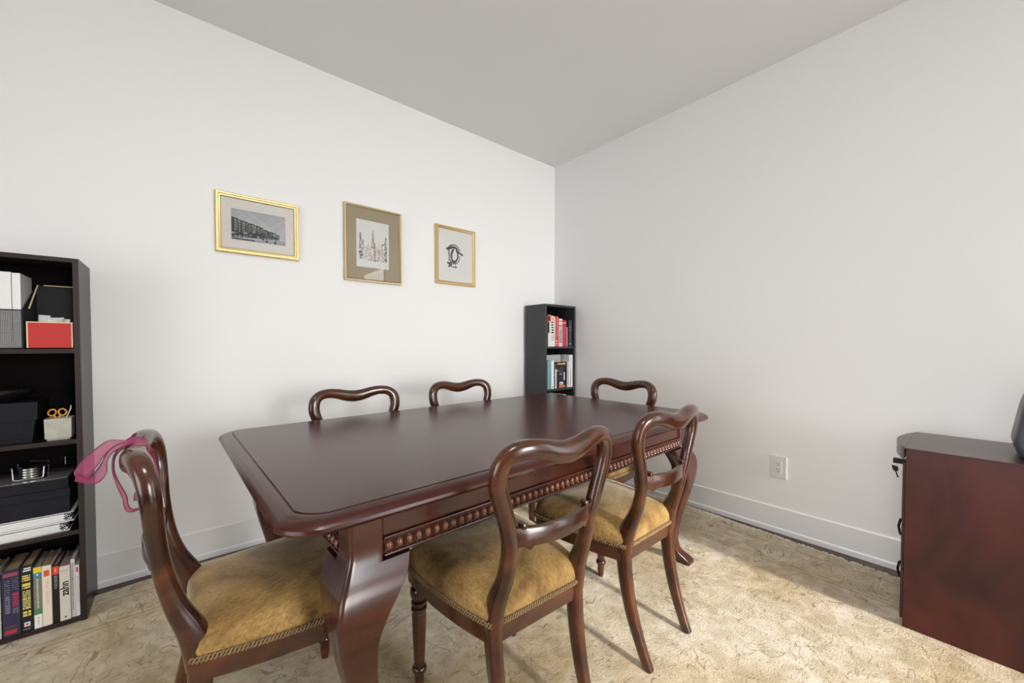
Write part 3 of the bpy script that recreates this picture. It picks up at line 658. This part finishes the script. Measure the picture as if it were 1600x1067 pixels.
# corner bookcase books
def px(u): return -.360+(u-855)/42*.336
YG = -.258; G2 = 'books on the top shelf of the corner bookcase'; G3 = 'books on the second shelf of the corner bookcase'
za = SH[0]+.0005
im = spine(6, 60, (220, 215, 205)); cut(im, 0, 6, 1, 12, (190, 40, 40)); cut(im, 1, 3, 3, 10, (40, 15, 15)); cut(im, 0, 6, 13, 34, (20, 20, 20)); cut(im, 3, 6, 13, 60, (225, 222, 215))
book('black and white book with red top at the left of the top shelf', px(857), px(861), za, .262, .17, YG, c_('bw', 200, 195, 190), im, group=G2)
im = spine(10, 60, (228, 226, 218)); cut(im, 2, 9, 2, 9, (225, 150, 140)); marks(im, 1, 9, 11, 36, (30, 30, 30), 5, .7, 3); marks(im, 1, 9, 38, 50, (150, 150, 145), 3, .6, 4)
book('white paperback with heavy black spine lettering, corner bookcase', px(861.2), px(866), za, .255, .17, YG, c_('w5', 228, 226, 218), im, group=G2)
book('thin plain white booklet among the red books', px(866.2), px(868), za, .25, .16, YG, c_('w6', 230, 226, 215), None, group=G2, pages=M_white)
im = spine(8, 60, (200, 70, 65)); cut(im, 4, 7, 2, 40, (225, 110, 100)); cut(im, 2, 4, 22, 26, (70, 50, 20)); cut(im, 2, 5, 47, 50, (235, 200, 180)); cut(im, 2, 5, 53, 56, (235, 200, 180))
book('bright red paperback beside the thin white booklet', px(868.2), px(872.6), za, .253, .17, YG, c_('r1', 200, 70, 65), im, group=G2)
im = spine(8, 60, (225, 190, 190)); cut(im, 1, 7, 0, 4, (225, 220, 215)); cut(im, 0, 8, 4, 6, (190, 60, 60)); cut(im, 0, 8, 14, 16, (180, 60, 60)); marks(im, 1, 7, 17, 54, (90, 105, 125), 12, .6, 7)
book('pale pink paperback with grey-blue spine lettering', px(873), px(878.8), za, .236, .17, YG, c_('pk', 225, 190, 190), im, group=G2)
im = spine(8, 60, (178, 68, 80)); cut(im, 0, 8, 0, 4, (150, 30, 35)); cut(im, 0, 8, 4, 8, (225, 120, 110)); marks(im, 2, 6, 10, 15, (120, 40, 40), 2, .6, 1)
book('dark red hardback with light band near its top', px(879.1), px(884.8), za, .226, .17, YG, c_('r2', 178, 68, 80), im, group=G2)
book('short narrow rose-red book, top shelf of the corner bookcase', px(885), px(887.6), za, .168, .16, YG, c_('r3', 205, 110, 118), None, group=G2)
im = spine(8, 60, (58, 62, 74)); cut(im, 1, 7, 15, 16, (130, 140, 150)); cut(im, 1, 7, 22, 23, (110, 118, 130)); cut(im, 1, 7, 53, 55, (140, 150, 155))
book('slate grey hardback at the right end of the top shelf', px(889), px(893.6), za, .228, .17, YG, c_('slate', 58, 62, 74), im, group=G2)
zb2 = SH[1]+.0005
book('narrow pale blue book at the left of the second shelf', px(856.6), px(858.1), zb2, .232, .16, YG, c_('pb', 190, 215, 225), None, group=G3, pages=M_white)
book('teal paperback on the second shelf of the corner bookcase', px(858.3), px(861.6), zb2, .236, .062, YG, c_('teal', 110, 175, 178), None, group=G3, pages=M_white)
im = spine(6, 60, (230, 230, 228)); cut(im, 2, 4, 55, 57, (40, 40, 40))
book('white paperback next to the teal one', px(861.8), px(865.8), zb2, .236, .062, YG, c_('w7', 230, 230, 228), im, group=G3, pages=M_white)
im = spine(6, 60, (70, 66, 66)); cut(im, 3, 6, 14, 60, (225, 225, 225)); cut(im, 0, 3, 25, 30, (140, 80, 60))
book('thin dark and white magazine left of the orange-topped book', px(866), px(869.8), zb2, .212, .062, YG, c_('mg', 70, 66, 66), im, group=G3, pages=M_white)
im = spine(16, 60, (24, 23, 26)); cut(im, 1, 15, 2, 6, (205, 135, 85)); cut(im, 11, 15, 2, 6, (215, 185, 100)); cut(im, 4, 11, 12, 40, (52, 56, 70)); cut(im, 1, 3, 18, 21, (200, 190, 190)); cut(im, 5, 8, 26, 29, (160, 150, 145)); cut(im, 12, 14, 24, 42, (215, 215, 215)); cut(im, 5, 11, 46, 53, (215, 215, 215)); cut(im, 6, 8, 49, 52, (60, 60, 70)); cut(im, 4, 15, 54, 59, (205, 110, 60)); cut(im, 4, 11, 32, 38, (26, 28, 45))
book('thick dark illustrated book with orange bands, corner bookcase', px(870), px(884.6), zb2, .222, .06, YG, c_('ill', 24, 23, 26), im, group=G3, pages=M_black)
book('thin black book right of the orange-banded one', px(884.8), px(886), zb2, .220, .062, YG, M_black, None, group=G3, pages=M_black)
im = spine(6, 60, (205, 205, 200)); marks(im, 2, 4, 4, 56, (110, 100, 95), 12, .5, 3)
book('speckled white paperback left of the tall white ones', px(886.2), px(889), zb2, .222, .16, YG, c_('sp', 205, 205, 200), im, group=G3, pages=M_white)
book('tall white binder, left of the two at the right end', px(889.2), px(892.2), zb2, .282, .20, YG, c_('w8', 235, 235, 235), None, group=G3, pages=M_white)
book('tall white binder at the right end of the second shelf', px(892.4), px(895.6), zb2, .282, .20, YG, c_('w9', 238, 238, 238), None, group=G3, pages=M_white)
cb = thing('magazine_stack', 'upright grey magazine stack behind the orange-banded book', 'magazine', (px(874), -.190, zb2))
for k in range(5): MB().box(-.100, .092, .009*k, .009*k+.0085, 0, .282-.003*(k % 2)).build('magazine', M_grey if k % 2 else mat('grey_light', (.42, .42, .42, 1), .6), cb, smooth=0)
zc2 = SH[2]+.0005
book('white binder on the third shelf of the corner bookcase', px(880), px(884.5), zc2, .30, .2, YG, c_('w10', 235, 235, 235), None, pages=M_white)
book('wide grey binder on the third shelf of the corner bookcase', px(868), px(879.6), zc2, .29, .15, YG, c_('gb', 120, 120, 118), None, pages=M_white)

# ------------------------------------------------------------------ framed pictures
def raster1():
    w_, h_ = 150, 96; a = np.zeros((h_, w_, 3)); X, Y = np.meshgrid((np.arange(w_)+.5)/w_, (np.arange(h_)+.5)/h_)
    def blot(f): return sum(np.sin(X*f*k*1.3+k*k)*np.cos(Y*f*k+k*1.7) for k in (1, 2, 3, 5))/4
    g = 178+26*Y+16*blot(9); a[:] = 0; v = g.copy()
    sky = 1-.5*X*0
    ridge = .30+.52*X                                  # roofs step down to the right
    r = random.Random(5)
    x = 0.0
    while x < .86:
        wd = r.uniform(.022, .06); top = .28+.46*x+r.uniform(-.02, .02); bot = .92-.10*x
        wall = r.choice([150, 120, 168, 95, 135, 60]); ms = (X >= x) & (X < x+wd) & (Y > top) & (Y < bot)
        v[ms] = wall
        rf = (X >= x) & (X < x+wd) & (Y > top-.02) & (Y < top+.05); v[rf] = 28
        gable = ms & (Y < top+.10) & (np.abs(X-x-wd/2) < (Y-top)*.5*.6+.002); v[gable] = wall+15
        for j in range(5):
            for i in range(2):
                cx, cy = x+wd*(.3+.4*i), top+.10+.075*j
                v[(np.abs(X-cx) < wd*.11) & (np.abs(Y-cy) < .022) & (Y < bot)] = 45
        v[(np.abs(X-x) < .006) & (Y > top) & (Y < bot)] = 25
        x += wd
    for _ in range(170):
        cx = r.uniform(0, .7); cy = .70+.16*r.random()-.04*cx; s_ = r.uniform(.008, .022); v[((X-cx)**2+((Y-cy)*.62)**2) < s_**2] = r.choice([20, 30, 45, 90, 165])
    road = Y > (.95-.16*np.clip(X-.25, 0, 1)*1.0+.10*(X < .4)); v[road & (X > .38)] = (165+12*blot(15))[road & (X > .38)]
    v[(Y > .93) & (X < .42)] = (85+35*blot(30))[(Y > .93) & (X < .42)]
    v[(Y > .72+.0*X) & (Y < .80) & (X > .60) & (X < .86)] = 70
    for cx, cy, s_ in ((.64, .92, .02), (.80, .93, .022), (.83, .82, .01), (.57, .88, .015), (.75, .67, .008)): v[(np.abs(X-cx) < s_) & (np.abs(Y-cy) < s_*1.8)] = 50
    v[(X > .985) & (Y > .55)] = 45; v[(Y < .02)] *= .8
    v = np.clip(v, 10, 240)/255; lin = v**2.2; return np.stack([lin*.97, lin*1.0, lin*1.02], -1)
def raster2():
    w_, h_ = 90, 126; X, Y = np.meshgrid((np.arange(w_)+.5)/w_, (np.arange(h_)+.5)/h_); a = np.zeros((h_, w_, 3)); a[:] = S(226, 227, 222)
    r = random.Random(11)
    def dab(cx, cy, sx, sy, col): a[(np.abs(X-cx) < sx) & (np.abs(Y-cy) < sy)] = S(*col)
    for _ in range(620):                                # hazy facade, brown centre and grey sides
        cx = r.uniform(.25, .86); roof = .46+.10*abs(math.sin(cx*17)); cy = r.uniform(roof, .84); dab(cx, cy, r.uniform(.004, .010), r.uniform(.004, .011), r.choice([(196, 178, 160), (178, 160, 145), (210, 195, 178), (150, 135, 120)]))
    for _ in range(170):
        cy = r.uniform(.20, .58); cx = .5+r.uniform(-1, 1)*(cy-.18)*.16; dab(cx, cy, .007, .008, r.choice([(170, 140, 118), (150, 118, 98), (190, 165, 145)]))
    dab(.555, .66, .007, .2, (120, 100, 88)); dab(.55, .84, .2, .004, (130, 115, 105))
    for _ in range(230):
        cy = r.uniform(.28, .82); cx = .12+r.uniform(-.03, .10)*(1 if cy > .42 else .3); dab(cx, cy, .010, .007, r.choice([(120, 125, 125), (90, 95, 98), (150, 155, 155)] if cy < .68 else [(50, 50, 52), (90, 92, 95)]))
    for _ in range(200):
        cy = r.uniform(.30, .84); cx = .90+r.uniform(-.045, .02)*(1 if cy > .4 else .4); dab(cx, cy, .009, .006, r.choice([(60, 68, 72), (95, 100, 104), (130, 135, 138)]))
    for cx in (.68, .78):
        for j in range(9): dab(cx, .47+.04*j, .010, .008, r.choice([(110, 98, 90), (60, 60, 60), (160, 145, 130)]))
    dab(.8, .47, .03, .012, (70, 72, 75)); return a
def raster3():
    w_, h_ = 90, 122; X, Y = np.meshgrid((np.arange(w_)+.5)/w_, (np.arange(h_)+.5)/h_); a = np.zeros((h_, w_, 3)); a[:] = S(232, 232, 228)
    asp = h_/w_
    def stroke(pts, wd, col):
        P = catmull([(x, y, q) for (x, y), q in zip(pts, np.linspace(wd*1.35, wd, len(pts)))], 14)
        for x, y, q in P: a[((X-x)**2+((Y-y)*asp)**2) < q*q] = S(*col)
    K = (40, 40, 40)
    stroke([(.36, .30), (.28, .42), (.27, .55), (.32, .66), (.42, .685), (.52, .64), (.58, .54), (.58, .42), (.52, .32)], .034, K)   # long oval
    stroke([(.05, .30), (.16, .28), (.30, .23), (.42, .22), (.54, .27), (.62, .36), (.74, .40), (.82, .44)], .04, K)
    stroke([(.10, .27), (.24, .17), (.42, .14), (.58, .19), (.70, .30)], .022, (70, 70, 70))
    stroke([(.14, .32), (.15, .45), (.17, .58), (.15, .68)], .020, (60, 60, 60))
    stroke([(.18, .64), (.28, .73), (.42, .77), (.56, .72), (.66, .60), (.68, .48)], .020, (95, 95, 95))
    stroke([(.30, .67), (.40, .735), (.50, .69)], .026, K)
    stroke([(.10, .76), (.20, .80), (.14, .88)], .034, (60, 60, 60)); stroke([(.20, .74), (.28, .80), (.20, .84), (.40, .885)], .024, (75, 75, 75))
    stroke([(.47, .84), (.50, .88), (.46, .89)], .030, (110, 110, 110)); stroke([(.36, .40), (.42, .50), (.40, .58)], .012, (190, 190, 190)); return a
def picture(label, x0, x1, z0, z1, fw, depth, fm, mm, px0, px1, pz0, pz1, img):
    b = thing('framed_picture', label, 'picture', ((x0+x1)/2, -.002, (z0+z1)/2)); hx, hz = (x1-x0)/2, (z1-z0)/2
    prof = [(0, 0), (0, depth*.7), (fw*.18, depth), (fw*.5, depth*.98), (fw*.62, depth*.80), (fw*.85, depth*.74), (fw, depth*.60), (fw, depth*.25), (fw, 0)]
    R = [[(sx*(hx-i), -d, sz*(hz-i)) for i, d in prof] for sx, sz in ((-1, -1), (1, -1), (1, 1), (-1, 1))]
    MB().rings(R, loop=True).build('frame', fm, b, smooth=25)
    ox, oz = (x0+x1)/2, (z0+z1)/2; a0, a1, c0, c1 = px0-ox, px1-ox, pz0-oz, pz1-oz; yf = -depth*.42; yb_ = yf+.0022
    o = [(-hx+fw*.9, -hz+fw*.9), (hx-fw*.9, -hz+fw*.9), (hx-fw*.9, hz-fw*.9), (-hx+fw*.9, hz-fw*.9)]; i_ = [(a0, c0), (a1, c0), (a1, c1), (a0, c1)]; e = .0016
    i2 = [(a0-e, c0-e), (a1+e, c0-e), (a1+e, c1+e), (a0-e, c1+e)]
    R = [[(x, yb_, z) for x, z in o], [(x, yf, z) for x, z in o], [(x, yf, z) for x, z in i2], [(x, yb_, z) for x, z in i_]]
    m = MB(); 
    for k in range(4):
        l = (k+1) % 4
        m.add([R[r][q] for r in range(4) for q in (k, l)], [(0, 1, 3, 2), (2, 3, 5, 4), (4, 5, 7, 6)])
    m.build('mat_board', mm, b, smooth=0)
    printed('print', (a0-.002, yb_+.0003, c0-.002), (1, 0, 0), (0, 0, 1), a1-a0+.004, c1-c0+.004, img, b)
    MB().box(-hx+fw*.9, hx-fw*.9, -depth*.55, -depth*.53, -hz+fw*.9, hz-fw*.9).build('glass', M_glass, b, smooth=0)
    return b
picture('landscape street engraving in a wide bright gold frame, leftmost picture', -2.527, -2.141, 1.588, 1.901, .025, .024, M_gold, M_mat1, -2.458, -2.210, 1.663, 1.822, raster1())
picture('portrait town print with khaki mat in a thin gold frame, middle picture', -1.889, -1.513, 1.508, 1.990, .016, .026, M_brass, M_mat2, -1.813, -1.600, 1.602, 1.902, raster2())
picture('small ink drawing of an oval face in a gold frame, rightmost picture', -1.252, -.906, 1.552, 1.981, .024, .022, M_gold, M_mat3, -1.161, -.990, 1.660, 1.880, raster3())

# ------------------------------------------------------------------ wall outlet
ot = thing('wall_outlet', 'white double wall outlet above the baseboard', 'outlet', (-.0005, -1.814, .388)); ot.rotation_euler.z = -PI/2
m = MB(); m.rings([[(sx*(.043-i), -d, sz*(.066-i)) for sx, sz in ((-1, -1), (1, -1), (1, 1), (-1, 1))] for i, d in ((0, 0), (0, .003), (.004, .006))]); m.build('cover_plate', M_outlet, ot, smooth=0)
MB().box(-.0165, .0165, -.0085, -.006, -.034, .034, .001).build('socket_insert', M_outlet, ot, smooth=0)
for s in (-1, 1):
    m = MB(); m.box(-.0075, -.0055, -.009, -.0084, s*.017+.001, s*.017+.010); m.box(.0055, .0075, -.009, -.0084, s*.017+.001, s*.017+.009); m.lathe([(0, 0), (.0028, 0), (.0028, .0006), (0, .0006)], 10)
    k = len(m.v)-40; m.v[k:] = [(x, -.0084-z, y+s*.017-.007) for x, y, z in m.v[k:]]
    m.build('socket_slots', M_dark, ot, smooth=0)

# ------------------------------------------------------------------ cherry pedestal cabinet
cab = thing('filing_cabinet', 'low cherry wood filing cabinet against the right wall', 'cabinet', (-.322, -2.60, Z0)); hx = .216; yfr = .222; CH = .706-Z0
m = MB(); m.box(-hx, hx, -.23, yfr-.006, 0, CH-.0045); m.build('body', M_cab, cab, smooth=0)
MB().box(-hx-.0015, hx, -.232, yfr, CH-.004, CH, .0012).build('top', M_cabtop, cab, smooth=0)
bow = [(hx-.02, yfr+.0005), (-hx+.02, yfr+.0005)]+[(-hx+.02+(2*hx-.04)*t, yfr+.001+.038*math.sin(PI*t)**.8) for t in np.linspace(0.02, .98, 24)]
MB().prism(bow, 2, CH-.048, CH-.0005).build('bow_front_top', M_cabtop, cab, smooth=30)
for i, (z0, z1) in enumerate(((.40, CH-.06), (.225, .395), (.03, .22))):
    d = MB().box(-hx+.004, hx-.004, yfr-.005, yfr+.003, z0, z1, .001).build('drawer', M_cab, cab, smooth=0)
    if i: zc = (z0+z1)/2; MB().tube([(.02, yfr+.010, zc-.045), (.02, yfr+.026, zc-.030), (.02, yfr+.031, zc), (.02, yfr+.026, zc+.030), (.02, yfr+.010, zc+.045)], .0045, 8).build('handle', M_black, d)
    else: MB().box(.008, .034, yfr+.003, yfr+.052, .592-Z0, .612-Z0, .002).build('lock', M_black, d, smooth=0)
ky = thing('key', 'small black key hanging from the cabinet lock', 'key', (-.300, -2.333, .595))
MB().tube([(0, .004*math.cos(a), -.008+.010*math.sin(a)) for a in np.linspace(0, 2*PI, 14, endpoint=False)], .0008, 6, closed=True).build('ring', M_steel, ky)
MB().prism([(.012, -.016), (-.008, -.020), (-.010, -.034), (-.002, -.044), (.008, -.036)], 0, -.003, .003).build('bow', M_black, ky, smooth=0)
MB().prism([(-.004, -.042), (.000, -.042), (-.006, -.066), (-.011, -.066)], 0, -.0012, .0012).build('blade', M_black, ky, smooth=0)
# dark grey moulded device on the cabinet
prf = catmull([(-2.672, .000), (-2.655, .010), (-2.645, .036), (-2.641, .062), (-2.650, .126), (-2.661, .195), (-2.680, .25), (-2.71, .27), (-2.75, .26), (-2.775, .15), (-2.785, .05), (-2.775, .008), (-2.755, 0)], 5)
R = []
for x, s_ in ((-.465, .80), (-.462, .90), (-.452, .97), (-.43, 1), (-.30, 1), (-.278, .97), (-.268, .90), (-.265, .80)):
    R.append([(x, -2.713+(y+2.713)*s_, .709+(z-.13)*s_+.13-.003*(1) if False else .7065+z*s_+(1-s_)*.13) for y, z in prf])
dv = thing('desk_device', 'dark grey rounded plastic device on the cabinet at the right edge', 'device', (0, 0, 0))
MB().rings(R).build('shell', M_plast, dv, smooth=50)
MB().box(-.4655, -.464, -2.74, -2.685, .775, .815, .001).build('recess', M_black, dv, smooth=0)
MB().box(-.44, -.29, -2.76, -2.675, .7065, .7095).build('foot', M_black, dv, smooth=0)

# ------------------------------------------------------------------ ribbon on the end chair
rb = thing('organza_bow', 'sheer magenta organza ribbon bow tied over the chair back', 'ribbon', (-2.755, -1.285, .862))
O_ = np.array((-2.755, -1.285, .862))
def band(name, A, B):
    """translucent ribbon strip spanned between two edge curves, with wired edges"""
    A = catmull(A, 7)-O_; B = catmull(B, 7)-O_; n = min(len(A), len(B)); A, B = A[:n], B[:n]; m = 5; vs = []
    bul = np.cross(np.gradient(A, axis=0), B-A); bul /= np.maximum(np.linalg.norm(bul, axis=1), 1e-6)[:, None]
    for j in range(m):
        t = j/(m-1); vs += [tuple(p) for p in A*(1-t)+B*t+bul*.004*math.sin(PI*t)]
    me = bpy.data.meshes.new(name); me.from_pydata(vs, [], [(j*n+i, j*n+i+1, j*n+n+i+1, j*n+n+i) for j in range(m-1) for i in range(n-1)]); me.materials.append(M_rib)
    for p in me.polygons: p.use_smooth = True
    o = link(name, me, rb); sd = o.modifiers.new('thickness', 'SOLIDIFY'); sd.thickness = .0005
    for e in (A, B): MB().tube([tuple(p) for p in e], .0012, 6).build('wired_edge', M_ribedge, o)
    return o
L1 = lambda pts, y: [(x, y, z) for x, z in pts]
band('bow_loop', L1([(-2.782, .881), (-2.803, .883), (-2.821, .870), (-2.842, .848), (-2.855, .826), (-2.857, .816), (-2.853, .808)], -1.265), L1([(-2.771, .880), (-2.790, .876), (-2.808, .856), (-2.817, .838), (-2.828, .822), (-2.831, .813), (-2.830, .804)], -1.30))
band('bow_loop', L1([(-2.851, .812), (-2.838, .806), (-2.822, .800), (-2.810, .807), (-2.803, .823), (-2.802, .844), (-2.794, .862), (-2.779, .872), (-2.758, .880)], -1.31), L1([(-2.855, .822), (-2.844, .813), (-2.831, .810), (-2.821, .822), (-2.812, .839), (-2.807, .853), (-2.799, .866), (-2.785, .876), (-2.762, .886)], -1.28))
band('knot', [(-2.776, -1.266, .878), (-2.767, -1.262, .884), (-2.752, -1.262, .882), (-2.736, -1.262, .872)], [(-2.770, -1.30, .874), (-2.763, -1.300, .872), (-2.750, -1.300, .870), (-2.736, -1.292, .866)])
band('bow_loop', [(-2.738, -1.265, .868), (-2.730, -1.265, .850), (-2.724, -1.266, .822), (-2.719, -1.268, .785), (-2.720, -1.270, .757)], [(-2.736, -1.295, .862), (-2.733, -1.295, .835), (-2.729, -1.292, .805), (-2.724, -1.290, .780), (-2.721, -1.285, .760)])
band('tail', [(-2.760, -1.262, .880), (-2.789, -1.265, .858), (-2.795, -1.270, .820), (-2.790, -1.275, .780), (-2.781, -1.275, .745), (-2.779, -1.275, .726), (-2.772, -1.275, .712), (-2.752, -1.275, .713)], [(-2.758, -1.292, .878), (-2.787, -1.295, .856), (-2.792, -1.30, .822), (-2.783, -1.30, .787), (-2.773, -1.30, .758), (-2.771, -1.30, .738), (-2.764, -1.30, .724), (-2.752, -1.30, .724)])
band('tail', [(-2.728, -1.258, .850), (-2.735, -1.258, .810), (-2.748, -1.26, .775), (-2.761, -1.26, .749), (-2.763, -1.26, .732)], [(-2.727, -1.272, .850), (-2.732, -1.272, .810), (-2.744, -1.272, .775), (-2.755, -1.272, .752), (-2.756, -1.272, .733)])
